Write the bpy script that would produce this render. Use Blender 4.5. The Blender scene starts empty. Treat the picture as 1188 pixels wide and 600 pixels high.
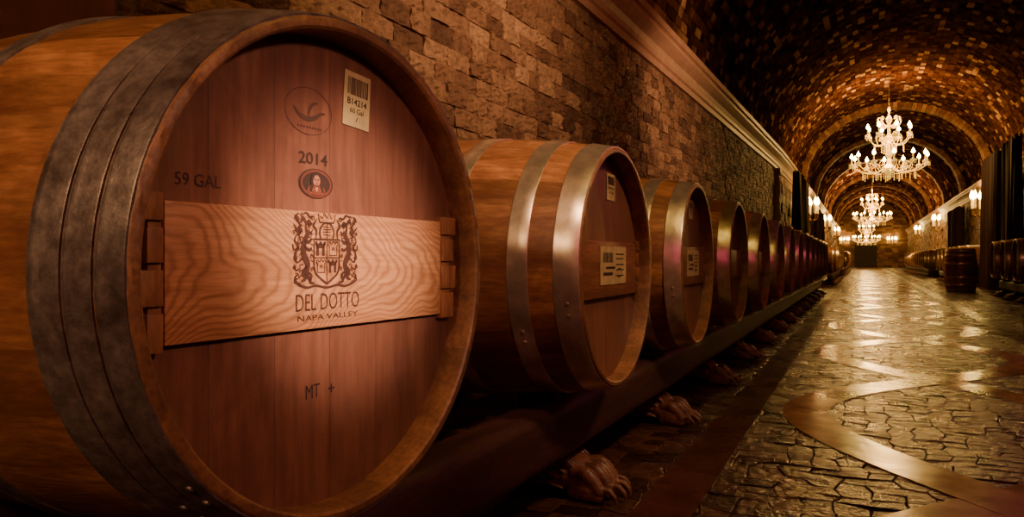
import bpy, math, random
from mathutils import Vector, Matrix
random.seed(7)
pi=math.pi
sc=bpy.context.scene
COL=sc.collection
CAMH=0.66

# ------------------------------------------------------------------ materials
def newmat(name):
    m=bpy.data.materials.new(name); m.use_nodes=True
    nt=m.node_tree
    b=nt.nodes['Principled BSDF']
    return m,nt,b
def nd(nt,t,**kw):
    n=nt.nodes.new(t)
    for k,v in kw.items(): setattr(n,k,v)
    return n
def math_n(nt,op,a,b=None,c=None):
    n=nt.nodes.new('ShaderNodeMath'); n.operation=op
    for i,x in enumerate((a,b,c)):
        if x is None: continue
        if isinstance(x,(int,float)): n.inputs[i].default_value=x
        else: nt.links.new(x,n.inputs[i])
    return n.outputs[0]
def mixc(nt,fac,a,b,blend='MIX'):
    n=nt.nodes.new('ShaderNodeMix'); n.data_type='RGBA'; n.blend_type=blend
    for i,x in ((0,fac),(6,a),(7,b)):
        if isinstance(x,(int,float)): n.inputs[i].default_value=x
        elif isinstance(x,tuple): n.inputs[i].default_value=(x[0],x[1],x[2],1)
        else: nt.links.new(x,n.inputs[i])
    return n.outputs[2]
def ramp(nt,fac,stops):
    n=nt.nodes.new('ShaderNodeValToRGB')
    el=n.color_ramp.elements
    while len(el)<len(stops): el.new(0.5)
    for e,(p,c) in zip(el,stops):
        e.position=p; e.color=(c[0],c[1],c[2],1)
    nt.links.new(fac,n.inputs[0]); return n.outputs[0]
def coords(nt,scale=(1,1,1),kind='Object'):
    tc=nd(nt,'ShaderNodeTexCoord'); mp=nd(nt,'ShaderNodeMapping')
    mp.inputs['Scale'].default_value=scale
    nt.links.new(tc.outputs[kind],mp.inputs['Vector']); return mp.outputs[0]
def noise(nt,vec,scale,detail=4,rough=.55,dist=0):
    n=nd(nt,'ShaderNodeTexNoise'); nt.links.new(vec,n.inputs['Vector'])
    n.inputs['Scale'].default_value=scale; n.inputs['Detail'].default_value=detail
    n.inputs['Roughness'].default_value=rough; n.inputs['Distortion'].default_value=dist
    return n.outputs[0]
def bump(nt,b,h,strength,dist=.01):
    n=nd(nt,'ShaderNodeBump'); n.inputs['Strength'].default_value=strength; n.inputs['Distance'].default_value=dist
    nt.links.new(h,n.inputs['Height']); nt.links.new(n.outputs[0],b.inputs['Normal'])
def attr(nt,name='tone'):
    n=nd(nt,'ShaderNodeAttribute'); n.attribute_name=name; return n.outputs['Fac']

def wood(name,dark,light,stretch,scale=8,rough=.45,contour=None,planks=None,var=.7,patch=None,fine=.55):
    m,nt,b=newmat(name)
    v=coords(nt,stretch)
    n1=noise(nt,v,scale,6,.6,.4)
    col=ramp(nt,n1,[(.3,dark),(.7,light)])
    n2=noise(nt,coords(nt,tuple(s*1.0 for s in stretch)),scale*7,3,.6)
    col=mixc(nt,fine,col,ramp(nt,n2,[(.35,(.45,.42,.4)),(.65,(1.15,1.12,1.1))]),'MULTIPLY')
    hgt=n2
    if contour:
        # cathedral growth rings: nested parabolas along the board (y) about a wandering pith line
        tc=nd(nt,'ShaderNodeTexCoord'); sp=nd(nt,'ShaderNodeSeparateXYZ'); nt.links.new(tc.outputs['Object'],sp.inputs[0])
        yy=sp.outputs[1]; zz=math_n(nt,'SUBTRACT',sp.outputs[2],contour[0])
        wa=noise(nt,coords(nt,(0,5,0)),1.3,1)          # wander with y
        wob=noise(nt,coords(nt,(1,14,30)),1.0,3,.55)   # jagged
        big=noise(nt,coords(nt,(1,5,9)),1.0,1,.4)
        zc=math_n(nt,'ADD',zz,math_n(nt,'MULTIPLY_ADD',wa,.12,-.06))
        f=math_n(nt,'MULTIPLY_ADD',math_n(nt,'MULTIPLY',zc,zc),26.0,yy)
        f=math_n(nt,'MULTIPLY_ADD',big,.16,f)
        f=math_n(nt,'MULTIPLY_ADD',wob,.045,f)
        s=math_n(nt,'SINE',math_n(nt,'MULTIPLY',f,2*pi/contour[1]))
        s=math_n(nt,'MULTIPLY_ADD',s,.5,.5)
        s2=math_n(nt,'POWER',s,2.0)
        col=mixc(nt,math_n(nt,'MULTIPLY',s2,contour[2]),col,contour[3])
    t=attr(nt)
    f=math_n(nt,'MULTIPLY_ADD',t,var,1-var*.5)
    if planks:
        tc=nd(nt,'ShaderNodeTexCoord'); sp=nd(nt,'ShaderNodeSeparateXYZ'); nt.links.new(tc.outputs['Object'],sp.inputs[0])
        pc=math_n(nt,'DIVIDE',math_n(nt,'ADD',sp.outputs[planks[0]],10.03),planks[1])
        wn=nd(nt,'ShaderNodeTexWhiteNoise'); wn.noise_dimensions='1D'
        nt.links.new(math_n(nt,'FLOOR',pc),wn.inputs['W'])
        f=math_n(nt,'MULTIPLY',f,math_n(nt,'MULTIPLY_ADD',wn.outputs['Value'],.24,.87))
        fr=math_n(nt,'FRACT',pc)
        seam=math_n(nt,'LESS_THAN',fr,.012)
        f=math_n(nt,'MULTIPLY',f,math_n(nt,'MULTIPLY_ADD',seam,-.5,1))
    cmb=nd(nt,'ShaderNodeCombineColor')
    for i in range(3): nt.links.new(f,cmb.inputs[i])
    col=mixc(nt,1.0,col,cmb.outputs[0],'MULTIPLY')
    if patch:
        pn=noise(nt,coords(nt,(1,1,1)),patch[0],6,.7,.8)
        col=mixc(nt,ramp(nt,pn,[(.42,(0,0,0)),(.68,(patch[1],)*3)]),col,patch[2])
    nt.links.new(col,b.inputs['Base Color'])
    b.inputs['Roughness'].default_value=rough
    bump(nt,b,hgt,.35,.002)
    return m

def stone(name,stops,nscale=14,rough=.7,bstr=.6,bdist=.02,amt=.8,spec=.5):
    m,nt,b=newmat(name)
    t=attr(nt)
    col=ramp(nt,t,stops)
    v=coords(nt)
    n1=noise(nt,v,nscale,6,.65)
    col=mixc(nt,amt,col,ramp(nt,n1,[(.3,(.35,.32,.3)),(.7,(1.25,1.2,1.15))]),'MULTIPLY')
    nt.links.new(col,b.inputs['Base Color']); b.inputs['Roughness'].default_value=rough
    b.inputs['Specular IOR Level'].default_value=spec
    bump(nt,b,n1,bstr,bdist)
    return m
def plain(name,c,rough=.5,metal=0,ns=20,amt=.4,bs=.15):
    m,nt,b=newmat(name)
    n1=noise(nt,coords(nt),ns,4,.6)
    col=ramp(nt,n1,[(.3,tuple(x*(1-amt) for x in c)),(.7,tuple(x*(1+amt*.5) for x in c))])
    nt.links.new(col,b.inputs['Base Color'])
    b.inputs['Roughness'].default_value=rough; b.inputs['Metallic'].default_value=metal
    bump(nt,b,n1,bs,.004)
    return m
def emit(name,c,s):
    m,nt,b=newmat(name)
    b.inputs['Base Color'].default_value=(1,.8,.5,1)
    b.inputs['Emission Color'].default_value=(*c,1); b.inputs['Emission Strength'].default_value=s
    return m

M_stave=wood('oak_stave',(.20,.074,.031),(.48,.225,.094),(1.2,9,9),2.2,.44,var=.8,patch=(5,.7,(.14,.042,.028)))
M_chime=wood('chime_wood',(.16,.066,.034),(.36,.17,.080),(9,9,9),2.2,.5,var=.5,patch=(9,.7,(.10,.038,.026)))
M_head=wood('oak_head',(.150,.058,.040),(.28,.115,.074),(7,7,.8),1.8,.40,planks=(1,.092),var=.2,patch=(6,.65,(.10,.036,.028)),fine=.45)
M_board=wood('pine_brace',(.42,.18,.090),(.56,.27,.135),(9,.8,9),2.5,.42,contour=(.351,.022,.58,(.19,.064,.032)),var=.1,fine=.4)
M_board2=wood('oak_brace',(.15,.052,.031),(.27,.10,.056),(9,.8,9),2.5,.42,var=.1)
M_darkwood=wood('dark_wood',(.028,.008,.009),(.080,.024,.020),(6,.8,6),3,.55,var=.2)
M_blockwood=wood('block_wood',(.22,.085,.045),(.38,.165,.085),(9,9,2),3,.5,var=.2)
M_paw=wood('carved_wood',(.10,.036,.022),(.28,.115,.06),(4,4,4),6,.42,var=.1,fine=.8)
def hoop_mat_old():
    m,nt,b=newmat('weathered_hoop')
    n1=noise(nt,coords(nt),10,8,.8,.4); n2=noise(nt,coords(nt),60,4,.6)
    col=ramp(nt,n1,[(.30,(.095,.062,.057)),(.5,(.20,.160,.152)),(.72,(.36,.30,.28))])
    col=mixc(nt,.6,col,ramp(nt,n2,[(.35,(.40,.34,.33)),(.65,(1.2,1.15,1.1))]),'MULTIPLY')
    nt.links.new(col,b.inputs['Base Color']); b.inputs['Metallic'].default_value=.5
    nt.links.new(math_n(nt,'MULTIPLY_ADD',n1,.4,.22),b.inputs['Roughness']); bump(nt,b,n2,.35,.002); return m
M_hoop_old=hoop_mat_old()
M_hoop=plain('steel_hoop',(.80,.65,.50),.30,.8,12,.45,.12)
M_ink=plain('burnt_ink',(.030,.010,.008),.8)
M_inkred=plain('brand_ink',(.058,.014,.009),.8)
M_robe=plain('portrait_robe_paint',(.13,.028,.018),.8)
M_inksoft=plain('faded_ink',(.050,.018,.014),.8)
M_inkfaint=plain('worn_ink',(.070,.025,.019),.8)
M_paper=plain('label_paper',(.42,.29,.14),.75,amt=.3)
M_skin=plain('portrait_face',(.36,.12,.07),.7)
M_wall=stone('split_stone',[(0,(.13,.060,.036)),(.3,(.23,.116,.068)),(.7,(.33,.182,.106)),(1,(.50,.30,.175))],26,.6,1.0,.028,spec=.35)
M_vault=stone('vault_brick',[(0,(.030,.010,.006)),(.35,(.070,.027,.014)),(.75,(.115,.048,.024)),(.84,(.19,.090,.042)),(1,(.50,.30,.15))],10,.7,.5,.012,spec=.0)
M_rib2=stone('rib_stone',[(0,(.20,.090,.045)),(.5,(.34,.165,.082)),(1,(.55,.30,.15))],10,.7,.5,.012,spec=.1)
M_corn=stone('cornice_stone',[(0,(.40,.22,.14)),(1,(.48,.27,.17))],9,.5,.25,.01,amt=.4)
M_redstone=stone('red_plaster',[(0,(.12,.025,.02)),(1,(.16,.04,.03))],7,.7,.4,.01)
M_curtain=plain('dark_velvet',(.034,.010,.011),.75,0,30)
M_curtain.node_tree.nodes['Principled BSDF'].inputs['Specular IOR Level'].default_value=.25
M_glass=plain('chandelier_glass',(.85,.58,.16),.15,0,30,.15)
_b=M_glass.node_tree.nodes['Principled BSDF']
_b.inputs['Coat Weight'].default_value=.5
_b.inputs['Emission Color'].default_value=(1,.60,.09,1); _b.inputs['Emission Strength'].default_value=.8  # emission paints the bulbs' glow into the glass
M_bronze=plain('bronze',(.28,.16,.07),.35,.8)
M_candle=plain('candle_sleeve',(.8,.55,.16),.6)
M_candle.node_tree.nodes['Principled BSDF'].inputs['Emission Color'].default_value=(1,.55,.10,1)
M_candle.node_tree.nodes['Principled BSDF'].inputs['Emission Strength'].default_value=.8  # sleeve emits too, bulb glow put into its colour
M_bulb=emit('bulb_glow',(1,.74,.16),48)
M_door=wood('door_wood',(.016,.006,.005),(.045,.018,.011),(6,6,.8),3,.6,var=.2)
def floorstone(name,stops,rough,bs,bd,ns=24,bigw=1.5,rv=.35,spec=.5):
    m,nt,b=newmat(name); t=attr(nt); col=ramp(nt,t,stops)
    v=coords(nt); f=noise(nt,v,ns,5,.6); big=noise(nt,v,5,3,.55)
    col=mixc(nt,.6,col,ramp(nt,f,[(.3,(.45,.42,.4)),(.7,(1.25,1.2,1.15))]),'MULTIPLY')
    col=mixc(nt,.5,col,ramp(nt,big,[(.35,(.55,.5,.48)),(.65,(1.2,1.15,1.1))]),'MULTIPLY')
    nt.links.new(col,b.inputs['Base Color'])
    r=math_n(nt,'MULTIPLY_ADD',big,rv,rough-rv*.5)
    nt.links.new(r,b.inputs['Roughness']); b.inputs['Specular IOR Level'].default_value=spec
    bump(nt,b,math_n(nt,'ADD',f,math_n(nt,'MULTIPLY',big,bigw)),bs,bd)
    return m
M_cob=floorstone('cobble',[(0,(.030,.011,.009)),(.5,(.062,.025,.017)),(1,(.115,.050,.032))],.27,1.0,.013,30,.3,.5,.36)
M_rib=floorstone('smooth_band',[(0,(.38,.21,.125)),(1,(.50,.29,.175))],.20,.3,.004,9,1.5,.25,.65)
M_bord=floorstone('border_band',[(0,(.05,.015,.014)),(1,(.09,.028,.023))],.28,.35,.006,9)
M_grout=plain('grout',(.014,.005,.006),.8)

# ------------------------------------------------------------------ geometry helpers
class G:
    def __init__(s): s.v=[];s.f=[];s.t=[];s.m=[]
    def add(s,v,f,t=.5,m=0,M=None):
        o=len(s.v)
        if M is not None: v=[tuple(M@Vector(p)) for p in v]
        s.v+=list(v)
        s.f+=[tuple(i+o for i in q) for q in f]
        s.t+= list(t) if isinstance(t,(list,tuple)) else [t]*len(f)
        s.m+= list(m) if isinstance(m,(list,tuple)) else [m]*len(f)
        return s
    def merge(s,g,m=None,M=None):
        o=len(s.v)
        s.v+= [tuple(M@Vector(p)) for p in g.v] if M is not None else g.v
        s.f+=[tuple(i+o for i in q) for q in g.f]; s.t+=g.t
        s.m+= g.m if m is None else [m]*len(g.f)
        return s
    def mesh(s,name,mats,smooth=True,angle=35):
        me=bpy.data.meshes.new(name); me.from_pydata(s.v,[],s.f)
        for m in mats: me.materials.append(m)
        a=me.attributes.new('tone','FLOAT','FACE'); a.data.foreach_set('value',s.t)
        me.polygons.foreach_set('material_index',s.m)
        me.polygons.foreach_set('use_smooth',[smooth]*len(s.f))
        me.update()
        if smooth: me.set_sharp_from_angle(angle=math.radians(angle))
        return me
def obj(name,me,parent=None,loc=None,label=None,cat=None,kind=None,group=None,rot=None,scale=None):
    o=bpy.data.objects.new(name,me); COL.objects.link(o)
    if parent: o.parent=parent
    if loc: o.location=loc
    if rot: o.rotation_euler=rot
    if scale: o.scale=scale
    if label: o['label']=label
    if cat: o['category']=cat
    if kind: o['kind']=kind
    if group: o['group']=group
    return o
def box(g,x0,x1,y0,y1,z0,z1,t=.5,m=0,bev=0,M=None,seg=2):
    if bev<=0:
        v=[(x,y,z) for x in(x0,x1) for y in(y0,y1) for z in(z0,z1)]
        f=[(0,1,3,2),(4,6,7,5),(0,4,5,1),(2,3,7,6),(0,2,6,4),(1,5,7,3)]
        g.add(v,f,t,m,M); return
    import bmesh
    bm=bmesh.new(); bmesh.ops.create_cube(bm,size=1)
    for p in bm.verts:
        p.co=Vector(((x0+x1)/2+p.co.x*(x1-x0),(y0+y1)/2+p.co.y*(y1-y0),(z0+z1)/2+p.co.z*(z1-z0)))
    bmesh.ops.bevel(bm,geom=bm.edges[:],offset=bev,segments=seg,profile=.6,affect='EDGES')
    bm.verts.index_update()
    g.add([tuple(p.co) for p in bm.verts],[tuple(q.index for q in f.verts) for f in bm.faces],t,m,M); bm.free()
def lathe(g,prof,n=24,t=.5,m=0,M=None):
    v=[];f=[]
    for (r,z) in prof:
        for i in range(n):
            a=2*pi*i/n; v.append((r*math.cos(a),r*math.sin(a),z))
    for j in range(len(prof)-1):
        for i in range(n):
            k=(i+1)%n
            f.append((j*n+i,j*n+k,(j+1)*n+k,(j+1)*n+i))
    if prof[0][0]>1e-6: f.append(tuple(range(n-1,-1,-1)))
    if prof[-1][0]>1e-6: f.append(tuple((len(prof)-1)*n+i for i in range(n)))
    g.add(v,f,t,m,M)
def tube(g,pts,rad,n=8,t=.5,m=0,M=None):
    pts=[Vector(p) for p in pts]; v=[];f=[]
    for i,p in enumerate(pts):
        d=(pts[min(i+1,len(pts)-1)]-pts[max(i-1,0)]).normalized()
        up=Vector((0,0,1)) if abs(d.z)<.95 else Vector((1,0,0))
        a=d.cross(up).normalized(); b2=d.cross(a).normalized()
        r=rad[i] if isinstance(rad,(list,tuple)) else rad
        for k in range(n):
            an=2*pi*k/n; v.append(tuple(p+a*r*math.cos(an)+b2*r*math.sin(an)))
    for i in range(len(pts)-1):
        for k in range(n):
            q=(k+1)%n; f.append((i*n+k,i*n+q,(i+1)*n+q,(i+1)*n+k))
    f.append(tuple(range(n-1,-1,-1))); f.append(tuple((len(pts)-1)*n+i for i in range(n)))
    g.add(v,f,t,m,M)
def empty(name,loc,label=None,cat=None,group=None,rotz=0,kind=None):
    o=obj(name,None,None,loc,label,cat,kind,group); o.empty_display_size=.1
    o.rotation_euler=(0,0,rotz); return o

# ------------------------------------------------------------------ barrel
HL=.475; RE=.304; RB=.047; ZC=.351; REC=.042; TH=.014
def rr(x): return RE+RB*(1-(x/HL)**2)
def rev_x(prof,n,groove=None,t=None,mt=None):
    g=G(); v=[];f=[];tt=[];mm=[]
    for (x,r) in prof:
        for i in range(n):
            a=2*pi*i/n; q=r-(groove[1] if groove and i%groove[0]==0 and r>RE-.002 else 0)
            v.append((x,q*math.cos(a),ZC+q*math.sin(a)))
    for j in range(len(prof)-1):
        for i in range(n):
            k=(i+1)%n
            f.append((j*n+i,(j+1)*n+i,(j+1)*n+k,j*n+k))
            tt.append(t[i//groove[0]] if (t and groove) else .5)
            mm.append(mt(j) if mt else 0)
    g.add(v,f,tt,mm); return g
def body_g(nst=28,sub=4,nx=18,seed=1):
    rnd=random.Random(seed)
    prof=[(-HL+REC,RE-TH),(-HL,RE-TH),(-HL,RE-.003)]
    for i in range(nx+1):
        x=-HL+.003+(2*HL-.006)*i/nx; prof.append((x,rr(x)))
    prof+=[(HL,RE-.003),(HL,RE-TH+.003),(HL-.003,RE-TH),(HL-REC,RE-TH-.001)]
    L=len(prof)
    return rev_x(prof,nst*sub,(sub,.0010),[rnd.random() for _ in range(nst)],lambda j:1 if (j<2 or j>=L-5) else 0)
def head_g(front,n=96):
    g=G(); v=[]
    r=RE-TH+.0005
    a0,b0=((HL-REC-.02),(HL-REC)) if front else (-HL+REC,-HL+REC+.02)
    for x in (a0,b0):
        for i in range(n):
            a=2*pi*i/n; v.append((x,r*math.cos(a),ZC+r*math.sin(a)))
    f=[tuple(range(n,2*n)),tuple(range(n-1,-1,-1))]+[(i,(i+1)%n,n+(i+1)%n,n+i) for i in range(n)]
    g.add(v,f,.5); return g
def hoop_g(a,b,n=112,rivet=3.5,ridge=True):
    x1=HL-a; x0=HL-b; th=.0028; L=x1-x0
    pr=[(x0,rr(x0)-.001),(x0,rr(x0)+th*.7),(x0+.0015,rr(x0)+th)]
    if ridge: pr+=[(x0+L*.10,rr(x0)+th*.8),(x0+L*.2,rr(x0+L*.2)+th*1.7),(x0+L*.30,rr(x0)+th*.9)]
    pr+=[((x0+x1)/2,rr((x0+x1)/2)+th*.9),(x1-.0015,rr(x1)+th),(x1,rr(x1)+th*.7),(x1,rr(x1)-.001)]
    g=rev_x(pr,n)
    for k,(aa) in enumerate((rivet,rivet+.09)):
        xm=(x0+x1)/2; r=rr(xm)+th
        M=Matrix.Translation((xm,r*math.cos(aa),ZC+r*math.sin(aa)))@Matrix.Rotation(aa-pi/2,4,'X')
        lathe(g,[(.0055,-.001),(.005,.0012),(.003,.0022),(0.0001,.0025)],10,M=M)
    return g
SETA=[(.003,.037),(.040,.075),(.078,.118),(.300,.335),(.675,.715),(.812,.855),(.858,.901),(.904,.946)]
SETB=[(.004,.062),(.120,.168),(.30,.345),(.605,.65),(.774,.822),(.884,.946)]
body_mesh=[body_g(seed=s).mesh('barrel_body',[M_stave,M_chime],angle=40) for s in (3,5,9)]
head_mesh=head_g(True).mesh('barrel_head',[M_head]); headb_mesh=head_g(False).mesh('barrel_head',[M_head])
hoopA=[hoop_g(a,b,rivet=3.9+.12*i).mesh('hoop',[M_hoop_old]) for i,(a,b) in enumerate(SETA)]
hoopB=[hoop_g(a,b,rivet=3.4+.2*i,ridge=False).mesh('hoop',[M_hoop]) for i,(a,b) in enumerate(SETB)]
gf=G(); gf.merge(body_g(22,2,8,4),0); gf.merge(head_g(True,36),1); gf.merge(head_g(False,36),1)
for a,b in SETB: gf.merge(hoop_g(a,b,44,ridge=False),2)
far_mesh=gf.mesh('wine_barrel',[M_stave,M_head,M_hoop],angle=40)

zc_first=.646
BO=.006
BTK=.011
def board_g(o=0,yr=.247):
    g=G(); box(g,HL-REC,HL-REC+BTK,-.245,yr,ZC-.077+o,ZC+.065+o,bev=.002); return g
board_mesh=board_g(BO,.234).mesh('brace_board',[M_board]); board2_mesh=board_g().mesh('brace_board',[M_board2])
def cleat_g(sgn,o=0,y0=.2475):
    g=G(); x0,x1=HL-REC,HL-REC+.014
    zs=[-.083,-.045,-.038,-.003,.004,.038,.045,.072]
    box(g,x0,x0+.009,*(sorted((sgn*y0,sgn*.262))),ZC-.083+o,ZC+.072+o)
    for i in range(0,8,2):
        box(g,x0+.0005,x1,*(sorted((sgn*(y0+.001),sgn*(.2725 if (i//2)%2 else .266)))),ZC+zs[i]+o,ZC+zs[i+1]+o,bev=.0015)
    return g
cleatL=cleat_g(-1).mesh('cleat',[M_blockwood]); cleatR=cleat_g(1).mesh('cleat',[M_board2]); cleatR0=cleat_g(1,0,.2345).mesh('cleat',[M_blockwood]); cleatL2=cleat_g(-1).mesh('cleat',[M_board2])

def FM(x,y,z):
    return Matrix(((0,0,1,x),(1,0,0,y),(0,1,0,z),(0,0,0,1)))
def text_g(s,w,h,M,bold=0):
    cu=bpy.data.curves.new('t','FONT'); cu.body=s; cu.size=1; cu.offset=bold; cu.resolution_u=3
    o=bpy.data.objects.new('t',cu); COL.objects.link(o)
    dg=bpy.context.evaluated_depsgraph_get(); dg.update()
    me=bpy.data.meshes.new_from_object(o.evaluated_get(dg))
    vs=[v.co.copy() for v in me.vertices]; fs=[tuple(p.vertices) for p in me.polygons]
    x0=min(v.x for v in vs);x1=max(v.x for v in vs);y0=min(v.y for v in vs);y1=max(v.y for v in vs)
    vv=[((v.x-(x0+x1)/2)/(x1-x0)*w,(v.y-(y0+y1)/2)/(y1-y0)*h,0) for v in vs]
    bpy.data.objects.remove(o); bpy.data.curves.remove(cu); bpy.data.meshes.remove(me)
    g=G(); g.add(vv,fs,.5,0,M); return g
def stroke(g,pts,w,M=None,closed=False,taper=False,sx=1,sy=1):
    P=[Vector((p[0]*sx,p[1]*sy)) for p in pts]; n=len(P); v=[];f=[]
    for i,p in enumerate(P):
        a=P[(i-1)%n] if closed else P[max(i-1,0)]
        b=P[(i+1)%n] if closed else P[min(i+1,n-1)]
        d=(b-a); d=d.normalized() if d.length>1e-9 else Vector((1,0))
        nn=Vector((-d.y,d.x))
        ww=w*.5*(1 if not taper else (.25+.75*math.sin(pi*(i+.6)/(n+.2))))
        v.append((p.x+nn.x*ww,p.y+nn.y*ww,0)); v.append((p.x-nn.x*ww,p.y-nn.y*ww,0))
    for i in range(n if closed else n-1):
        k=(i+1)%n; f.append((2*i+1,2*k+1,2*k,2*i))
    g.add(v,f,.5,0,M)
def poly(g,pts,M=None,sx=1,sy=1):
    g.add([(p[0]*sx,p[1]*sy,0) for p in pts],[tuple(range(len(pts)))],.5,0,M)
def ell(cx,cy,rx,ry,n=32,a0=0,a1=2*pi):
    full=abs(a1-a0-2*pi)<1e-6
    return [(cx+rx*math.cos(a0+(a1-a0)*i/(n if full else n-1)),cy+ry*math.sin(a0+(a1-a0)*i/(n if full else n-1))) for i in range(n)]
def spline(pts,k=6):
    out=[];P=[Vector(p) for p in pts]
    for i in range(len(P)-1):
        a=P[max(i-1,0)];b=P[i];c=P[i+1];d=P[min(i+2,len(P)-1)]
        for j in range(k):
            t=j/k
            out.append(.5*((2*b)+(c-a)*t+(2*a-5*b+4*c-d)*t*t+(3*b-a-3*c+d)*t**3))
    out.append(P[-1]); return [tuple(p) for p in out]

def crest_g(M,W,H):
    g=G()
    S=Matrix.Diagonal((W/1.2,H/1.0,1,1)); MM=M@S
    def st(p,w=.02,**k): stroke(g,p,w*1.12,MM,**k)
    sh=[(-.23,.14),(.23,.14),(.23,-.2)]+spline([(.23,-.2),(.2,-.3),(.1,-.38),(0,-.44)],5)+spline([(0,-.44),(-.1,-.38),(-.2,-.3),(-.23,-.2)],5)
    st(sh,.026,closed=True)
    st([(0,.14),(0,-.42)],.014); st([(-.23,-.1),(.23,-.1)],.014)
    def castle(cx,cy,s,fill):
        o=[(-.5,-.5),(-.5,.25),(-.62,.25),(-.62,.5),(-.38,.5),(-.38,.38),(-.14,.38),(-.14,.5),(.14,.5),(.14,.38),(.38,.38),(.38,.5),(.62,.5),(.62,.25),(.5,.25),(.5,-.5)]
        pts=[(cx+x*s,cy+y*s*1.25) for x,y in o]
        if fill:
            for (a,b,c,d) in ((-.5,-.5,-.18,.25),(.18,-.5,.5,.25),(-.5,.02,.5,.25),(-.62,.25,-.38,.5),(-.14,.25,.14,.5),(.38,.25,.62,.5),(-.62,.25,.62,.36)):
                poly(g,[(cx+a*s,cy+b*s*1.25),(cx+c*s,cy+b*s*1.25),(cx+c*s,cy+d*s*1.25),(cx+a*s,cy+d*s*1.25)],MM)
        else: 
            st(pts,.015,closed=True); st(ell(cx,cy-.2*s,.15*s,.28*s,12,0,pi),.014)
    castle(-.115,.02,.15,True); castle(.115,.02,.14,False)
    castle(-.105,-.21,.13,False); castle(.105,-.21,.14,True)
    for i in range(5): st([(.03+.04*i,.125),(.03+.04*i,.10)],.014)
    st(spline([(-.11,.15),(-.13,.24),(-.08,.33),(0,.36),(.08,.33),(.13,.24),(.11,.15)]),.024)
    for y in (.2,.235,.27,.3): st([(-.07,y),(.07,y)],.012)
    st([(0,.15),(0,.35)],.014)
    st([(-.13,.36),(-.16,.47),(-.08,.41),(-.05,.49),(0,.42),(.05,.49),(.08,.41),(.16,.47),(.13,.36),(-.13,.36)],.018)
    def spiral(cx,cy,r,a0,turn,w,s=1):
        n=16; p=[]
        for i in range(n+1):
            t=i/n; a=a0+turn*t*2*pi; q=r*(1-.85*t); p.append((s*(cx+q*math.cos(a)),cy+q*math.sin(a)))
        st(p,w)
    for s in (-1,1):
        def m(p): return [(s*x,y) for x,y in p]
        st(m(spline([(.20,.15),(.19,.25),(.24,.32),(.18,.40)])),.035,taper=True)
        W1=[([(.30,-.40),(.36,-.3),(.34,-.18),(.41,-.05),(.40,.1),(.35,.2),(.38,.3)],.085),
            ([(.38,.30),(.33,.36),(.30,.33),(.27,.35)],.06),([(.36,.33),(.42,.40),(.46,.34)],.05),
            ([(.40,.12),(.33,.10),(.27,.14)],.045),([(.40,.05),(.32,.0),(.27,.03)],.04),
            ([(.35,-.2),(.42,-.28),(.38,-.36),(.45,-.40)],.055),([(.34,-.28),(.28,-.33),(.30,-.41),(.22,-.43)],.045),
            ([(.42,-.1),(.52,-.16),(.55,-.05),(.50,.03),(.56,.12),(.52,.2)],.034),
            ([(.44,.32),(.50,.28),(.46,.22),(.52,.18)],.03),([(.44,.24),(.50,.36),(.55,.42),(.49,.46)],.034),
            ([(.46,.12),(.52,.25),(.58,.32)],.026),([(.47,.05),(.57,.0),(.59,.08)],.024),
            ([(.22,.44),(.30,.42),(.36,.47),(.43,.45)],.03),([(.25,.26),(.30,.22),(.32,.27)],.024),
            ([(.45,-.22),(.54,-.26),(.57,-.18)],.024),([(.50,-.30),(.56,-.36),(.50,-.42)],.026)]
        for p,w in W1: st(m(spline(p,5)),w,taper=True)
        for cx,cy,r,a,tn in ((.52,.38,.05,0,1.3),(.54,-.10,.045,2,-1.3),(.53,-.34,.05,1,1.2),(.26,.42,.04,3,1.2),(.30,.19,.035,0,-1.2),(.49,.10,.04,1,1.3),(.27,-.24,.03,2,1.2),(.47,.24,.04,3,-1.2),(.56,.22,.03,0,1.3),(.57,-.22,.03,2,1.2),(.32,.30,.025,1,1.2),(.44,.44,.03,2,-1.2),(.28,-.08,.028,1,1.2),(.48,-.44,.03,0,1.2)):
            spiral(cx,cy,r,a,tn,.012,s)
        for i in range(10):
            y=-.34+.07*i; st(m(spline([(.42,y),(.455,y+.02),(.48,y-.015)],3)),.013)
        for i in range(6):
            y=-.15+.07*i; st(m([(.25,y),(.29,y+.02)]),.012)
    st(spline([(-.5,-.44),(-.35,-.48),(-.2,-.46),(0,-.49),(.2,-.46),(.35,-.48),(.5,-.44)]),.03)
    st(spline([(-.5,-.44),(-.57,-.40),(-.52,-.36)]),.02); st(spline([(.5,-.44),(.57,-.40),(.52,-.36)]),.02)
    return g

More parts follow.
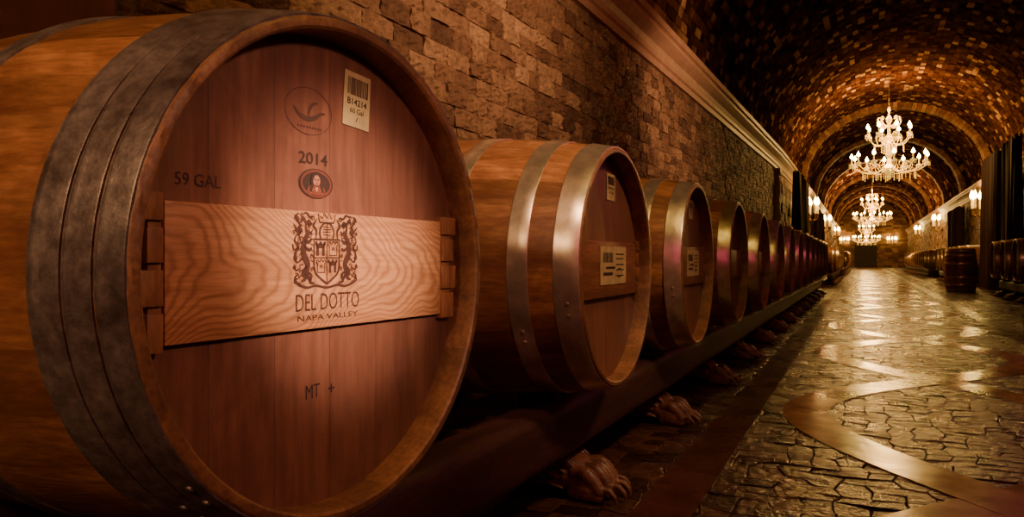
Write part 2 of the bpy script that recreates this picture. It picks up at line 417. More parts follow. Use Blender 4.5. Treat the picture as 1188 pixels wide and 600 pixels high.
def paper_label(parent,x,y,z,w,h,kind,tilt=0):
    M=FM(x,y,z)@Matrix.Rotation(tilt,4,'Z')
    g=G(); 
    box(g,-w/2,w/2,-h/2,h/2,.0002,.0010)
    g.v=[tuple(M@Vector(p)) for p in g.v]
    L=obj('paper_label',g.mesh('paper_label',[M_paper],smooth=False),parent,label='cream printed paper sticker')
    MT=M@Matrix.Translation((0,0,.0014))
    t=G()
    if kind=='A':
        xx=-.38*w; rnd=random.Random(2)
        while xx<.38*w:
            ww=rnd.choice((.0009,.0014,.0022)); 
            poly(t,[(xx,.08*h),(xx+ww,.08*h),(xx+ww,.40*h),(xx,.40*h)],MT); xx+=ww+rnd.choice((.0009,.0014))
        t.merge(text_g('B14214',.74*w,.12*h,MT@Matrix.Translation((0,-.04*h,0)),.02))
        t.merge(text_g('60 Gal',.52*w,.10*h,MT@Matrix.Translation((0,-.20*h,0)),.01))
        stroke(t,[(-.02*w,-.40*h),(.04*w,-.31*h)],.0014,MT)
    else:
        xx=-.40*w; rnd=random.Random(5)
        while xx<-.02*w:
            ww=rnd.choice((.002,.003,.005)); poly(t,[(xx,.08*h),(xx+ww,.08*h),(xx+ww,.34*h),(xx,.34*h)],MT); xx+=ww+rnd.choice((.002,.004))
        stroke(t,[(-.40*w,-.22*h),(-.05*w,-.22*h)],.008,MT)
        stroke(t,[(-.30*w,-.06*h),(.05*w,-.06*h)],.006,MT)
        for yy in (.3,.18,.02,-.12,-.28): stroke(t,[(.08*w,yy*h),(.40*w,yy*h)],.003,MT)
        stroke(t,ell(.22*w,-.2*h,.09*w,.12*h,16),.003,MT,closed=True)
    obj('label_print',t.mesh('label_print',[M_ink],smooth=False),L)

XB=-.559-HL
rowY=[.739,1.843,2.855]+[3.90+1.05*i for i in range(12)]
rowY=[y for y in rowY if y<15.3]
GR='oak barrels racked along the stone wall'
for i,y in enumerate(rowY):
    zc=zc_first if i==0 else .638
    if i<9:
        lab=('large oak barrel with dark weathered hoops and branded pale board' if i==0 else
             'oak barrel with shiny steel hoops and paper labels' if i in(1,2) else
             'oak wine barrel with shiny steel hoops lying on a long rack')
        B=empty('wine_barrel',(XB,y,zc-ZC),lab,'barrel',GR)
        if i==0:
            # nearest barrel sits slightly askew on the rack
            yaw=math.radians(-3.0); s_=.985
            B.scale=(s_,)*3; B.rotation_euler=(0,0,yaw)
            B.location=(-.559-HL*s_*math.cos(yaw), y-HL*s_*math.sin(yaw), zc_first-ZC*s_)
        obj('barrel_body',body_mesh[i%3],B); obj('barrel_head',head_mesh,B); obj('barrel_head',headb_mesh,B)
        for h in (hoopA if i==0 else hoopB):
            obj('hoop',h,B,label='dark weathered metal hoop' if i==0 else 'shiny steel hoop')
        obj('brace_board',board_mesh if i==0 else board2_mesh,B,label='pale pine board with wavy grain' if i==0 else None)
        obj('cleat',cleatL if i==0 else cleatL2,B,(0,0,BO if i==0 else 0)); obj('cleat',cleatR0 if i==0 else cleatR,B,(0,0,BO if i==0 else 0))
        HX=HL-REC+.0008; BX=HL-REC+BTK+.0008
        if i==0:
            def mark(name,g,mat,lab=None): obj(name,g.mesh(name,[mat],smooth=False),B,label=lab)
            Z=lambda z: ZC+z+(CAMH-zc_first)
            Yl=lambda yy: yy-.741
            mark('year_stamp',text_g('2014',.050,.0145,FM(HX,Yl(.710),Z(.123)),.015),M_ink,'year 2014 stamped in dark ink')
            mark('volume_stamp',text_g('59 GAL',.056,.0130,FM(HX,Yl(.543),Z(.081)),-.000),M_inksoft,'59 GAL stamped in faded ink')
            mark('toast_stamp',text_g('MT',.024,.017,FM(HX,Yl(.709),Z(-.163)),.0),M_ink,'MT stamped in dark ink')
            mark('toast_stamp',text_g('+',.011,.011,FM(HX,Yl(.742),Z(-.164)),.02),M_ink,'plus sign stamped in dark ink')
            mark('crest_brand',crest_g(FM(BX,Yl(.722),Z(.0105)),.117,.094),M_inkred,'heraldic crest with castle shield and two beasts burnt in wood')
            mark('name_brand',text_g('DEL DOTTO',.113,.0205,FM(BX,Yl(.726),Z(-.0525)),-.004),M_inkred,'winery name lettering burnt in wood')
            mark('place_brand',text_g('NAPA VALLEY',.108,.0064,FM(BX,Yl(.726),Z(-.0712)),.0),M_inkred,'small lettering burnt in wood')
            g=G(); Mx=FM(HX,Yl(.7025),Z(.180))
            stroke(g,ell(0,0,.040,.0285,48),.0009,Mx,closed=True)
            stroke(g,spline([(-.026,.003),(-.017,-.005),(-.004,-.0095),(.009,-.0070),(.019,-.001),(.028,.001)],6),.0060,Mx,taper=True)
            stroke(g,spline([(-.001,-.006),(.001,.003),(.007,.010),(.015,.012)],6),.0045,Mx,taper=True)
            for k in range(9): stroke(g,[(-.020+.005*k,-.0195),(-.017+.005*k,-.0195)],.0022,Mx)
            mark('cooper_emblem',g,M_inkfaint,'faded oval emblem with swooping bird mark')
            g=G(); Mx=FM(HX,Yl(.7147),Z(.0925))
            poly(g,ell(0,0,.030,.0185,40),Mx)
            Md=obj('portrait_medallion',g.mesh('portrait_medallion',[M_ink],smooth=False),B,label='small dark oval medallion with a long-haired face')
            g=G(); Mx=FM(HX+.0005,Yl(.7147),Z(.0925))
            poly(g,[(-.0165,-.0120),(-.0150,-.006),(-.0095,-.0015),(-.004,-.003),(.004,-.003),(.0095,-.0015),(.0150,-.006),(.0165,-.0120),(0,-.0165)],Mx)
            stroke(g,ell(0,0,.0255,.0155,40),.0030,Mx,closed=True)
            obj('portrait_robe',g.mesh('portrait_robe',[M_robe],smooth=False),Md)
            g=G(); Mx=FM(HX+.0009,Yl(.7147),Z(.0925))
            poly(g,ell(0,.0040,.0062,.0075,20),Mx); poly(g,[(-.0022,-.003),(.0022,-.003),(.0030,-.0072),(0,-.0105),(-.0030,-.0072)],Mx)
            for sg in (-1,1): stroke(g,[(sg*.0055,-.0065),(sg*.0110,-.0125)],.0007,Mx)
            obj('portrait_face',g.mesh('portrait_face',[M_skin],smooth=False),Md)
            g=G(); Mx=FM(HX+.0013,Yl(.7147),Z(.0925))
            stroke(g,spline([(-.0105,-.0105),(-.0082,-.003),(-.0080,.005),(-.0046,.0112),(0,.0126),(.0046,.0112),(.0080,.005),(.0082,-.003),(.0105,-.0105)],5),.0042,Mx)
            stroke(g,[(-.0040,.0052),(-.0012,.0050)],.0015,Mx); stroke(g,[(.0012,.0050),(.0040,.0052)],.0015,Mx); stroke(g,[(-.0022,-.0004),(.0022,-.0004)],.0012,Mx)
            stroke(g,[(0,.0045),(.0006,.0018)],.0008,Mx); stroke(g,[(-.003,-.0022),(0,-.0036),(.003,-.0022)],.0018,Mx)
            obj('portrait_hair',g.mesh('portrait_hair',[M_ink],smooth=False),Md)
            paper_label(B,HX,Yl(.7905),Z(.209),.052,.072,'A',math.radians(-4))
        elif i in (1,2):
            paper_label(B,BX,.030,ZC+.004,.22,.098,'B')
            paper_label(B,HX,.040,ZC+.21,.070,.070,'A')
    else:
        obj('wine_barrel',far_mesh,None,(XB,y,.638-ZC),'oak wine barrel with steel hoops lying on a long rack','barrel',group=GR)
GAP=(26.4,30.4)
leftfar=[20.3+1.05*i for i in range(25)]; leftfar=[y for y in leftfar if not(GAP[0]-.5<y<GAP[1]+.4)]
for y in leftfar:
    obj('wine_barrel',far_mesh,None,(XB+.04,y,.638-ZC),'oak wine barrel with steel hoops lying on a long rack','barrel',group=GR)
GR2='oak barrels racked along the opposite wall'
XR=2.02+HL
rightY=[9.8+1.05*i for i in range(36)]
rightY=[y for y in rightY if not(15.2<y<20.4) and not(GAP[0]-.5<y<GAP[1]+.4) and y<45.5]
for y in rightY:
    obj('wine_barrel',far_mesh,None,(XR,y,.638-ZC),'dark oak wine barrel lying on a long rack','barrel',group=GR2,rot=(0,0,pi))
g=G(); g.merge(gf)
Ms=Matrix.Rotation(-pi/2,4,'Y')@Matrix.Translation((0,0,-ZC))
g.v=[tuple(Ms@Vector(p)) for p in g.v]
zmin=min(p[2] for p in g.v); g.v=[(a,b,c-zmin) for a,b,c in g.v]
me=g.mesh('wine_barrel',[M_stave,M_head,M_hoop],angle=40)
obj('wine_barrel',me,None,(1.78,17.2,0),'oak barrel standing upright on the stone floor','barrel',scale=(.82,.82,.90))

# ------------------------------------------------------------------ racks with claw feet
def sphere_g(g,c,r,n=16,m=10):
    v=[];f=[]
    for j in range(m+1):
        th=pi*j/m
        for i in range(n):
            a=2*pi*i/n; v.append((c[0]+r[0]*math.sin(th)*math.cos(a),c[1]+r[1]*math.sin(th)*math.sin(a),c[2]+r[2]*math.cos(th)))
    for j in range(m):
        for i in range(n):
            k=(i+1)%n; f.append((j*n+i,(j+1)*n+i,(j+1)*n+k,j*n+k))
    g.add(v,f)
def paw_mesh():
    # carved lion paw: fur-ridged ankle, broad instep, four fat arched toes, long hooked claws
    g=G()
    sphere_g(g,(-.010,0,.085),(.062,.068,.058)); sphere_g(g,(.040,0,.060),(.072,.078,.052))
    sphere_g(g,(-.035,0,.05),(.05,.062,.048)); box(g,-.06,.04,-.060,.060,.07,.138)
    for k in range(-4,5):
        tube(g,[(-.045,k*.015,.128),(.005,k*.0155,.124),(.045,k*.0165,.108),(.070,k*.017,.092)],[.008,.009,.0075,.003],8)
    for s in (-1,1):
        for q in range(3): tube(g,[(-.05,s*(.060),.035+.032*q),(0,s*(.070),.040+.030*q),(.045,s*.074,.030+.022*q)],[.009,.0085,.003],8)
    for k in (-1.5,-.5,.5,1.5):
        ex=.014 if abs(k)<1 else 0
        yy=k*.0425
        path=spline([(.070+ex,yy*.93,.074),(.098+ex,yy*.98,.074),(.124+ex,yy,.058),(.142+ex,yy*1.02,.034)],4)
        for q,p in enumerate(path):
            t=q/(len(path)-1); r=.0195+.0035*math.exp(-((t-.45)/.18)**2)
            sphere_g(g,p,(r,r*.95,r*1.02),12,8)
            sphere_g(g,(p[0]-.004,p[1],p[2]*.5),(r,r*.88,p[2]*.5),10,6)
        tube(g,[(.150+ex,yy*1.02,.040),(.172+ex,yy*1.03,.037),(.188+ex,yy*1.03,.022),(.193+ex,yy*1.03,.004)],[.0095,.0085,.0065,.003],10)
    me=g.mesh('tmp',[M_paw])
    o=bpy.data.objects.new('tmp',me); COL.objects.link(o)
    r=o.modifiers.new('r','REMESH'); r.mode='VOXEL'; r.voxel_size=.0024
    s=o.modifiers.new('s','SMOOTH'); s.iterations=2; s.factor=.5
    dg=bpy.context.evaluated_depsgraph_get(); dg.update()
    m2=bpy.data.meshes.new_from_object(o.evaluated_get(dg)); bpy.data.objects.remove(o)
    zm=min(v.co.z for v in m2.vertices)
    for v in m2.vertices: v.co.z-=zm
    m2.name='claw_foot'
    if not m2.materials: m2.materials.append(M_paw)
    m2.polygons.foreach_set('use_smooth',[True]*len(m2.polygons))
    return m2
PAW=paw_mesh()
BT=.286
def rack(y0,y1,side,Xf,ys,label,zf=None):
    R=empty('barrel_rack',(Xf-side*.19,y0,0),label,'rack')
    def beam(dx0,dx1,z0,z1):
        g=G(); xa,xb=sorted((side*dx0,side*dx1)); box(g,xa,xb,0,y1-y0,z0,z1,bev=.045,seg=5)
        obj('beam',g.mesh('beam',[M_darkwood],angle=50),R)
    beam(-.06,.06,.136,BT)
    beam(-.63,-.51,.136,BT)
    for yy in ys:
        f=obj('claw_foot',PAW,R,(-side*.035,yy+.13-y0,0),label='carved dark wooden lion paw foot')
        if side<0: f.rotation_euler=(0,0,pi)
        g=G(); box(g,-.04,.04,-.045,.045,0,.14,bev=.006)
        obj('back_leg',g.mesh('back_leg',[M_darkwood]),R,(-side*.57,yy+.13-y0,0))
        zc=(zc_first+.004 if (side>0 and abs(yy-rowY[0])<.01) else .638)
        for dx in (0,-.57):
            for s in (-1,1):
                g=G(); r=.336
                zb=lambda t: zc-math.sqrt(r*r-t*t)
                v=[];xs=(-.03,.03); T=(.01,.03,.05)
                for x in xs:
                    for t in T: v.append((x,s*t,BT-.003))
                    for t in T: v.append((x,s*t,max(zb(t)-.001,BT)))
                f=[(0,1,4,3),(1,2,5,4),(6,9,10,7),(7,10,11,8),(3,4,10,9),(4,5,11,10),(0,6,7,1),(1,7,8,2),(0,3,9,6),(2,8,11,5)]
                g.add(v,f)
                obj('chock',g.mesh('chock',[M_darkwood],smooth=False),R,(side*dx,yy-y0+(.012 if abs(yy-rowY[0])<.01 else 0),0))
rack(-.2,15.25,1,-.559,rowY,'long dark wooden barrel rack on carved lion paw feet')
rack(19.7,GAP[0],1,-.519,[y for y in leftfar if y<GAP[0]],'long dark wooden barrel rack against the stone wall')
rack(GAP[1],46,1,-.519,[y for y in leftfar if y>GAP[1]],'long dark wooden barrel rack against the stone wall')
rack(9.2,15.3,-1,2.02,[y for y in rightY if y<15.2],'long dark wooden barrel rack along the opposite wall')
rack(20.1,GAP[0],-1,2.02,[y for y in rightY if 20<y<GAP[0]],'long dark wooden barrel rack along the opposite wall')
rack(GAP[1],46,-1,2.02,[y for y in rightY if y>GAP[1]],'long dark wooden barrel rack along the opposite wall')

# ------------------------------------------------------------------ shell
XRW=3.05
def XL(y): return -1.92+.0228*min(max(y,-4),15.8)
def blocks(g,mapf,u0,u1,v0,v1,bw,bh,dr,sub,rnd,bright=.0,gap=.004,tilt=.3,wv=.4,nz=.3):
    v=v0; row=0
    while v<v1-.02 if v1>2 else v<v1-.002:
        h=min(bh*rnd.uniform(.9,1.1),v1-v)
        if v1-(v+h)<bh*.35: h=v1-v
        u=u0-rnd.random()*bw
        while u<u1:
            w=bw*rnd.uniform(1-wv,1+wv)
            a=max(u,u0);b=min(u+w,u1)
            if b-a>.02:
                d=dr*rnd.random()+.006; tone=rnd.random()**(1.2)
                if bright and rnd.random()<bright: tone=rnd.uniform(.85,1)  # pale vault bricks, their bright tone also painting in glints
                elif bright: tone*=.8
                tu=rnd.uniform(-1,1)*dr*tilt; tv=rnd.uniform(-1,1)*dr*tilt
                vs=[];fs=[];n=sub
                for j in range(n+1):
                    for i in range(n+1):
                        s=i/n;t=j/n
                        e=(i in(0,n)) or (j in(0,n))
                        dd=d+tu*(s-.5)+tv*(t-.5)+(0 if n==1 else (-.3*dr if e else 0)+rnd.uniform(-nz,nz)*dr)
                        vs.append(mapf(a+gap+(b-a-2*gap)*s,v+gap+(h-2*gap)*t,max(dd,.002)))
                for j in range(n):
                    for i in range(n):
                        q=j*(n+1)+i; fs.append((q,q+1,q+n+2,q+n+1))
                o=len(vs)
                ring=[i for i in range(n+1)]+[ (j*(n+1)+n) for j in range(1,n+1)]+[n*(n+1)+i for i in range(n-1,-1,-1)]+[j*(n+1) for j in range(n-1,0,-1)]
                for q in ring:
                    j,i=divmod(q,n+1); vs.append(mapf(a+gap+(b-a-2*gap)*i/n,v+gap+(h-2*gap)*j/n,-.004))
                L=len(ring)
                for k in range(L):
                    fs.append((ring[k],o+k,o+(k+1)%L,ring[(k+1)%L]))
                g.add(vs,fs,tone)
            u+=w
        v+=h; row+=1
def backing(g,mapf,u0,u1,nu,v0,v1,nv):
    vs=[mapf(u0+(u1-u0)*i/nu,v0+(v1-v0)*j/nv,0) for j in range(nv+1) for i in range(nu+1)]
    fs=[(j*(nu+1)+i,j*(nu+1)+i+1,(j+1)*(nu+1)+i+1,(j+1)*(nu+1)+i) for j in range(nv) for i in range(nu)]
    g.add(vs,fs,.05)
rnd=random.Random(11)
mL=lambda u,v,d:(XL(u)+d,u,v)
g=G(); backing(g,mL,-3,62,65,0,2.5,2)
blocks(g,mL,-3,15.8,.3,2.5,.20,.095,.017,6,rnd,gap=.0008,wv=.2,nz=.45)
blocks(g,mL,15.8,62,.3,2.5,.5,.2,.03,1,rnd)
obj('wall_left',g.mesh('wall_left',[M_wall],smooth=False),label='rough split-face stone block wall',kind='structure')
mR=lambda u,v,d:(XRW-d,u,v)
g=G(); backing(g,mR,-3,62,65,0,2.5,2)
blocks(g,mR,-3,10,.3,2.5,.6,.2,.03,1,rnd); blocks(g,mR,10,62,.3,2.5,.4,.15,.03,1,rnd)
obj('wall_right',g.mesh('wall_right',[M_wall],smooth=False),label='rough split-face stone block wall',kind='structure')
ZS=2.78; RZ=2.08
def vmap(u,v,d):
    l=XL(u)-.02; r=XRW+.02; cx=(l+r)/2; rx=(r-l)/2-d; a=pi-pi*v
    return (cx+rx*math.cos(a),u,ZS+(RZ-d)*math.sin(a))
g=G(); backing(g,vmap,-3,62,65,0,1,40)
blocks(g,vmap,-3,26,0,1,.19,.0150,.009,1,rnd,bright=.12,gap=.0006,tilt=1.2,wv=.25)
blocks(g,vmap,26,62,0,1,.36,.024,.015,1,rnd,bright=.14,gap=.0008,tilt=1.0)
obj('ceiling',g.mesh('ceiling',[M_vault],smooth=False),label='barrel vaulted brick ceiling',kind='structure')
for k,yy in enumerate((22.6,28.5,34.0,41.0,46.5,51.5,56.5)):
    n=60; w=.24; dp=.14
    g=G(); vs=[];fs=[];ts=[]; tn=.5
    for j in range(n):
        a0=j/n+.0008; a1=(j+1)/n-.0008; tn=rnd.random()*.6+(.35 if rnd.random()<.3 else 0); d=dp+rnd.uniform(-.010,.010)
        o=len(vs)
        for v_ in (a0,a1):
            for a,dd in ((-w,0),(-w,d),(w,d),(w,0)): vs.append(vmap(yy+a,v_,dd))
        for i in range(3): fs.append((o+i,o+i+1,o+i+5,o+i+4)); ts.append(min(tn,1))
    g.add(vs,fs,ts); obj('trim_%d'%(k+10),g.mesh('trim',[M_rib2],smooth=False),label='stone transverse rib arch',kind='structure')
def cornice(name,fx,side,y0,y1,yn):
    pr=[(0,2.44),(.04,2.44),(.04,2.50),(.06,2.515),(.06,2.56),(.085,2.60),(.13,2.635),(.16,2.66),(.16,2.70),(.185,2.71),(.185,2.77),(.13,2.80),(-.05,2.80)]
    g=G(); ys=[y0+(y1-y0)*i/yn for i in range(yn+1)]; vs=[];fs=[];ts=[]
    for y in ys:
        for d,z in pr: vs.append((fx(y)+side*d,y,z))
    m_=len(pr)
    for j in range(yn):
        tn=rnd.random()
        for i in range(m_-1):
            q=j*m_+i; fs.append((q,q+m_,q+m_+1,q+1)); ts.append(tn)
    fs.append(tuple(range(m_))); ts.append(.5); fs.append(tuple(yn*m_+i for i in range(m_))); ts.append(.5)
    g.add(vs,fs,ts); obj(name,g.mesh(name,[M_corn],smooth=False),label='moulded stone cornice',kind='structure')
cornice('trim_1',XL,1,-3,62,32); cornice('trim_2',lambda y:XRW,-1,-3,62,32)
def pil(name,x0,x1,y0,y1,mat):
    g=G(); box(g,x0,x1,y0,y1,0,2.40,bev=.01); box(g,x0,x1+.03*(1 if x1<0 else 0),y0-.03,y1+.03,2.32,2.44,bev=.008); box(g,x0,x1+.03*(1 if x1<0 else 0),y0-.03,y1+.03,0,.15,bev=.008)
    obj(name,g.mesh(name,[mat]),label='stone pilaster',kind='structure')
pil('trim_3',XL(15)-.02,XL(15)+.10,15.45,15.75,M_corn)
pil('trim_4',XL(1.1)-.03,XL(1.1)+.07,.75,1.36,M_redstone)

# floor
g=G(); nx,ny=6,66
vs=[(-3+7*i/nx,-4+67*j/ny,-.010) for j in range(ny+1) for i in range(nx+1)]
g.add(vs,[(j*(nx+1)+i,j*(nx+1)+i+1,(j+1)*(nx+1)+i+1,(j+1)*(nx+1)+i) for j in range(ny) for i in range(nx)],.5,1)
rf=random.Random(21)
CX,AM,LW,Y0=.36,.58,4.5,3.5
def cobbles(y0,y1,sx,sy,X0,X1):
    rows=int((y1-y0)/sy); cols=int((X1-X0)/sx)
    P={}
    for j in range(rows+1):
        for i in range(cols+1):
            P[j,i]=(X0+i*sx+rf.uniform(-.22,.22)*sx, y0+j*sy+rf.uniform(-.16,.16)*sy+.2*sy*math.sin(i*1.7+j*.3))
    for j in range(rows):
        i=0
        while i<cols:
            sp=2 if (rf.random()<.3 and i+2<=cols) else 1
            q=[P[j,i],P[j,i+sp],P[j+1,i+sp],P[j+1,i]]
            cx=sum(p[0] for p in q)/4; cy=sum(p[1] for p in q)/4
            z=-.0012-rf.random()*.0022; ax=rf.uniform(-.04,.04); ay=rf.uniform(-.04,.04)
            vs=[];
            for k,(fr,dz) in enumerate(((.985,-.005),(.965,-.0012),(.92,0))):
                for p in q:
                    x=cx+(p[0]-cx)*fr; y=cy+(p[1]-cy)*fr
                    vs.append((x,y,min(z+dz+(x-cx)*ax+(y-cy)*ay,-.0008)))
            fs=[(8,9,10,11)]+[(a+k,a+(k+1)%4,a+4+(k+1)%4,a+4+k) for a in (0,4) for k in range(4)]
            g.add(vs,fs,rf.random(),0)
            i+=sp
cobbles(-1,18,.082,.068,-1.95,3.1)
cobbles(18,62,.2,.17,-1.65,3.1)
def ribbon(fn,y0,y1,w,m,z,step=.07,seg=7):
    n=int((y1-y0)/step); vs=[];fs=[];ts=[]; tn=.5
    for k in range(n+1):
        y=y0+k*step; x=fn(y); dx=(fn(y+.01)-fn(y-.01))/.02; L=math.hypot(1,dx); nx_,ny_=1/L,-dx/L
        for o,dz in ((-w/2,-.012),(-w/2,0),(w/2,0),(w/2,-.012)):
            vs.append((x+nx_*o,y+ny_*o,z+dz))
    for k in range(n):
        if k%seg==0: tn=rf.random()
        for c in range(3): fs.append((k*4+c,k*4+c+1,(k+1)*4+c+1,(k+1)*4+c)); ts.append(tn if c==1 else 0)
    g.add(vs,fs,ts,m)
def wave(s): return lambda y: CX-s*AM*math.cos(2*pi*(y-Y0)/LW)
ribbon(wave(1),-1,61,.19,2,.0004); ribbon(wave(-1),-1,61,.19,2,-.0004)
for xx,w_ in ((-.47,.15),(1.19,.15),(-.92,.10),(1.62,.10)):
    ribbon(lambda y,xx=xx:xx,-1,61,w_,3,.0001)
obj('floor',g.mesh('floor',[M_cob,M_grout,M_rib,M_bord],smooth=False),label='polished cobblestone floor with interlaced smooth stone bands',kind='structure')

mE=lambda u,v,d:(u,61.5-d,v)
g=G(); backing(g,mE,-2.2,3.6,2,0,5.2,2); blocks(g,mE,-2.0,3.4,0,5.0,.4,.16,.04,1,rnd)
obj('wall_back',g.mesh('wall_back',[M_wall],smooth=False),label='stone end wall',kind='structure')
mF=lambda u,v,d:(u,-3+d,v)
g=G(); backing(g,mF,-2.3,3.4,2,0,5.2,2); blocks(g,mF,-2.2,3.2,0,5.0,.4,.16,.04,1,rnd)
obj('wall_front',g.mesh('wall_front',[M_wall],smooth=False),label='stone end wall',kind='structure')
# arched double door
g=G(); cxd=.25; rw=.62; zsp=1.45
def archpts(r,n=18): return [(cxd-r,0)]+[(cxd-r*math.cos(pi*i/n),zsp+r*math.sin(pi*i/n)) for i in range(n+1)]+[(cxd+r,0)]
A=archpts(rw); n_=len(A)
g.add([(x,61.36,z) for x,z in A]+[(x,61.44,z) for x,z in A],[tuple(range(n_))]+[(i,n_+i,n_+i+1,i+1) for i in range(n_-1)])
Bp=archpts(rw+.14)
g.add([(x,61.30,z) for x,z in A]+[(x,61.30,z) for x,z in Bp]+[(x,61.44,z) for x,z in A]+[(x,61.44,z) for x,z in Bp],
      [q for i in range(n_-1) for q in ((i,i+1,n_+i+1,n_+i),(i,2*n_+i,2*n_+i+1,i+1),(n_+i,n_+i+1,3*n_+i+1,3*n_+i))])
for s in (cxd-.56,cxd+.06):
    for z0,z1 in ((.15,.75),(.85,1.45)): box(g,s,s+.50,61.33,61.37,z0,z1,bev=.015)
obj('door_1',g.mesh('door_1',[M_door],smooth=False),label='dark arched wooden double door',kind='structure')

def curtain(X,y0,y1,lab,zt=2.42):
    g=G(); n=int((y1-y0)/.025); zz=[.02,.6,1.2,1.8,zt-.1,zt]; vs=[];fs=[]
    for z in zz:
        k=.075+.035*(1-z/2.5)
        for i in range(n+1):
            y=y0+(y1-y0)*i/n; vs.append((X+k*math.sin(y*16)+.015*math.sin(y*51+z),y,z))
    for j in range(len(zz)-1):
        for i in range(n): q=j*(n+1)+i; fs.append((q,q+1,q+n+2,q+n+1))
    g.add(vs,fs)
    E=empty('curtain',(0,0,0),lab,'curtain')
    obj('drape',g.mesh('drape',[M_curtain]),E)
    g=G(); tube(g,[(X,y0-.05,zt-.02),(X,y1+.1,zt-.02)],.028,10)
    obj('curtain_rod',g.mesh('curtain_rod',[M_bronze]),E)
CL='dark pleated floor-length velvet curtain by stone wall'
for y0,y1 in ((15.85,17.3),(17.5,18.9)): curtain(-1.20,y0,y1,CL,2.42)
for y0,y1 in ((15.5,17.1),(17.4,19.7)): curtain(2.50,y0,y1,CL,2.85)
for y0,y1 in ((26.7,28.2),(28.5,30.1)): curtain(-1.36,y0,y1,CL,2.3); curtain(2.80,y0,y1,CL,2.3)

# ------------------------------------------------------------------ chandeliers
gs=G()
lathe(gs,[(.001,0),(.03,.02),(.05,.06),(.03,.1),(.06,.14),(.13,.2),(.15,.27),(.10,.33),(.05,.37),(.035,.5),(.07,.56),(.08,.62),(.04,.68),(.03,.85),(.09,.9),(.11,.96),(.06,1.02),(.03,1.08),(.03,1.3),(.06,1.34),(.07,1.4),(.03,1.46),(.015,1.55),(.03,1.6),(.03,1.66),(.001,1.7)],20)
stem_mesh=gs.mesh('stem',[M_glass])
def arm_mesh(R,z0,zt):
    g=G(); pts=spline([(.08,z0),(R*.35,z0-.12),(R*.7,z0-.10),(R*.95,zt-.06),(R,zt)],6)
    tube(g,[(x,0,z) for x,z in pts],.009,8)
    M=Matrix.Translation((R,0,zt))
    lathe(g,[(.012,-.02),(.045,0),(.062,.02),(.058,.025),(.02,.012),(.02,.05)],14,M=M)
    sp=spline([(R*.55,z0-.09),(R*.62,z0+.05),(R*.5,z0+.11),(R*.42,z0+.04),(R*.48,z0)],5)
    tube(g,[(x,0,z) for x,z in sp],.006,6)
    for k in range(6):
        a=2*pi*k/6
        for q in range(2):
            lathe(g,[(.001,-.035),(.010,-.012),(.001,0)],4,M=M@Matrix.Translation((.056*math.cos(a),.056*math.sin(a),.01-.04*q)))
    for s in (.35,.7):
        for q in range(4): lathe(g,[(.001,-.04),(.013,-.016),(.001,0)],4,M=Matrix.Translation((R*s,0,z0-.13-.042*q)))
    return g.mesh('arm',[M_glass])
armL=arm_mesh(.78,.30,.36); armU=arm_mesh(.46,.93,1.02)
gc=G(); lathe(gc,[(.012,0),(.012,.10),(.010,.105)],10); candle_mesh=gc.mesh('candle',[M_candle])
gb=G(); lathe(gb,[(.001,0),(.024,.015),(.042,.040),(.034,.072),(.012,.108),(.001,.135)],10); bulb_mesh=gb.mesh('bulb',[M_bulb])
gl=G()
pts=spline([(.03,1.25),(.14,1.2),(.24,1.3),(.22,1.44),(.15,1.42)],6); tube(gl,[(x,0,z) for x,z in pts],[.012]*len(pts),6)
for k in range(5):
    lathe(gl,[(.001,-.03),(.022,0),(.001,.05)],5,M=Matrix.Translation((.10+.03*k,0,1.22+.02*k*k*.5)))
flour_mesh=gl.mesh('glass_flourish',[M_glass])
def chandelier(x,y,zb,ztop,power):
    E=empty('chandelier',(x,y,zb),'ornate two-tier glass chandelier with glowing candle bulbs','chandelier','chandeliers hanging along the vault')
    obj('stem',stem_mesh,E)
    for n,me,R,zt,off in ((12,armL,.78,.41,.1),(8,armU,.46,1.07,.3)):
        for i in range(n):
            a=2*pi*i/n+off
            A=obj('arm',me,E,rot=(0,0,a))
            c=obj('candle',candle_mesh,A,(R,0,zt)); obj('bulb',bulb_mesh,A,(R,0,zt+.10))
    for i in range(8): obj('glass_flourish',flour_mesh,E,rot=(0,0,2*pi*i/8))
    g=G(); z=1.68; k=0
    L=ztop-zb
    while z<L-.03:
        ring=[(.016*math.cos(t*2*pi/10),0,z+.028+.028*math.sin(t*2*pi/10)) for t in range(11)]
        M=Matrix.Rotation(pi/2*(k%2),4,'Z'); tube(g,ring,.005,5,M=M); z+=.045;k+=1
    lathe(g,[(.10,L-.02),(.09,L-.04),(.03,L-.06),(.001,L-.07)],16)
    obj('chain',g.mesh('chain',[M_bronze]),E)
    for dz,p,dx in ((.55,.45,0),(1.5,.55,0)):
        l=bpy.data.lights.new('chandelier_light','POINT'); l.energy=power*p; l.color=(1,.51,.15); l.shadow_soft_size=.3; l.specular_factor=.8
        lo=bpy.data.objects.new('chandelier_light',l); COL.objects.link(lo); lo.location=(x,y,zb+dz)
chandelier(.60,1.3,2.75,4.84,5)  # unseen, follows the row's spacing; added to light the near wall and barrels
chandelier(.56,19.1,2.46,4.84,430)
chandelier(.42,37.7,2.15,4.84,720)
chandelier(.26,52.5,1.50,4.84,520)

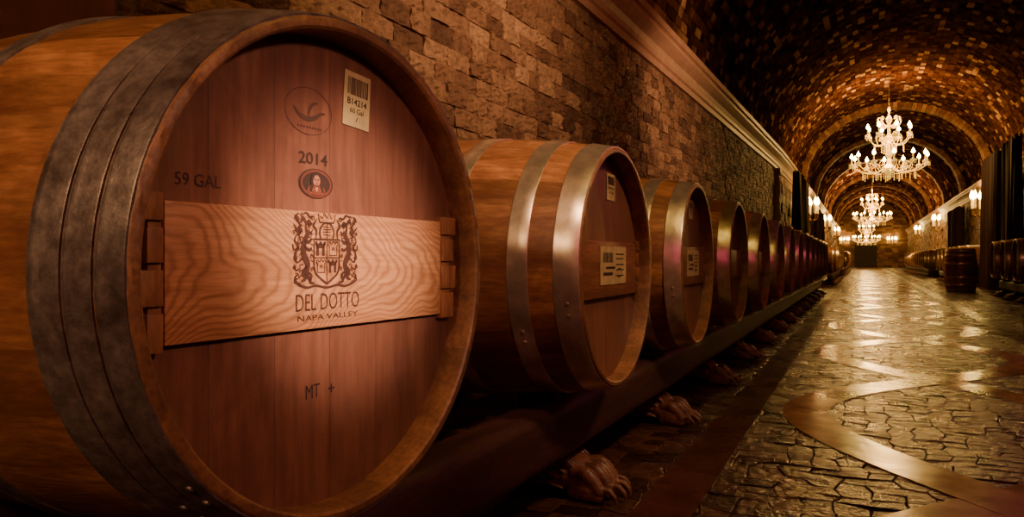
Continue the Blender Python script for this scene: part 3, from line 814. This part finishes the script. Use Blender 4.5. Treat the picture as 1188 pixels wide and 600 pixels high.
# ------------------------------------------------------------------ wall sconces
gp=G(); lathe(gp,[(.09,0),(.08,.02),(.04,.035),(.001,.05)],16,M=Matrix.Rotation(pi/2,4,'Y')); 
box(gp,0,.02,-.03,.03,-.28,.22,bev=.006); plate_mesh=gp.mesh('back_plate',[M_bronze])
ga=G(); pts=spline([(0,0),(.14,-.12),(.28,-.08),(.31,.06)],5); tube(ga,[(x,0,z) for x,z in pts],.013,8)
lathe(ga,[(.012,0),(.05,.012),(.055,.02),(.012,.015)],12,M=Matrix.Translation((.31,0,.06))); sarm=ga.mesh('arm',[M_bronze])
def sconce(x,y,z,rotz,power,nx,ny):
    E=empty('wall_sconce',(x,y,z),'bronze candle wall sconce with glowing bulbs','lamp','candle sconces on the walls',rotz)
    obj('back_plate',plate_mesh,E)
    for a in (-1.3,-.65,0,.65,1.3):
        A=obj('arm',sarm,E,(.02,0,0),rot=(0,0,a)); obj('candle',candle_mesh,A,(.31,0,.075),scale=(1.5,1.5,2.6)); obj('bulb',bulb_mesh,A,(.31,0,.335),scale=(1.15,1.15,1.9))
    l=bpy.data.lights.new('sconce_light','POINT'); l.energy=power; l.color=(1,.47,.13); l.shadow_soft_size=.12
    lo=bpy.data.objects.new('sconce_light',l); COL.objects.link(lo); lo.location=(x+nx*.40,y+ny*.40,z+.55)
for yy in (24.0,34.0,47): sconce(XL(20)+.04,yy,1.92,0,38,1,0)  # middle sconce added to brighten the far arches
for yy in (23.4,35.5,47): sconce(XRW-.045,yy,1.92,pi,34,-1,0)  # here too the middle one is added for extra light
for xx in (-1.2,2.0): sconce(xx,61.4,1.7,-pi/2,24,0,-1)

# ------------------------------------------------------------------ unseen lamps and added fill lights near the camera
def spot(loc,target,energy,size,blend,color,soft):
    l=bpy.data.lights.new('spot_light','SPOT'); l.energy=energy; l.spot_size=math.radians(size); l.spot_blend=blend; l.color=color; l.shadow_soft_size=soft
    o=bpy.data.objects.new('spot_light',l); COL.objects.link(o); o.location=loc
    o.rotation_euler=(Vector(target)-Vector(loc)).to_track_quat('-Z','Y').to_euler()
spot((.85,.30,1.25),(-.58,.765,.685),330,15,1,(1,.70,.46),.03)
spot((.80,.40,1.35),(-.58,.76,.70),40,34,1,(1,.56,.38),.08)  # added wide fill that brightens the nearest barrel head
spot((-.55,-1.3,1.7),(-.95,.5,.78),95,46,1,(1,.60,.27),.15)
spot((.9,1.6,2.4),(-.75,2.2,.62),130,50,1,(1,.60,.33),.12)
spot((-.1,.3,2.3),(-.95,1.55,.75),90,34,1,(1,.57,.31),.12)  # added to brighten the side staves of the second barrel
spot((.5,3.0,2.3),(-1.75,3.4,2.25),290,80,1,(1,.59,.32),.15)
spot((.5,6.6,2.3),(-1.75,7.6,2.2),180,80,1,(1,.57,.30),.15)

w=bpy.data.worlds.new('World'); sc.world=w; w.use_nodes=True
w.node_tree.nodes['Background'].inputs[0].default_value=(.5,.07,.20,1); w.node_tree.nodes['Background'].inputs[1].default_value=.06
for loc,e in (((1.0,-1.2,2.0),34),((1.2,6.0,2.2),26)):  # added unseen pink fills that tint the shadows burgundy
    l=bpy.data.lights.new('tint_fill_light','POINT'); l.energy=e; l.color=(1,.11,.27); l.shadow_soft_size=.8; l.specular_factor=0
    o=bpy.data.objects.new('tint_fill_light',l); COL.objects.link(o); o.location=loc

cam=bpy.data.cameras.new('Camera'); co=bpy.data.objects.new('Camera',cam); COL.objects.link(co)
cam.sensor_width=36; cam.lens=36*861/1188; cam.clip_start=.02; cam.clip_end=200
co.location=(0,0,CAMH); co.rotation_euler=(pi/2,0,math.radians(25.25))
sc.camera=co
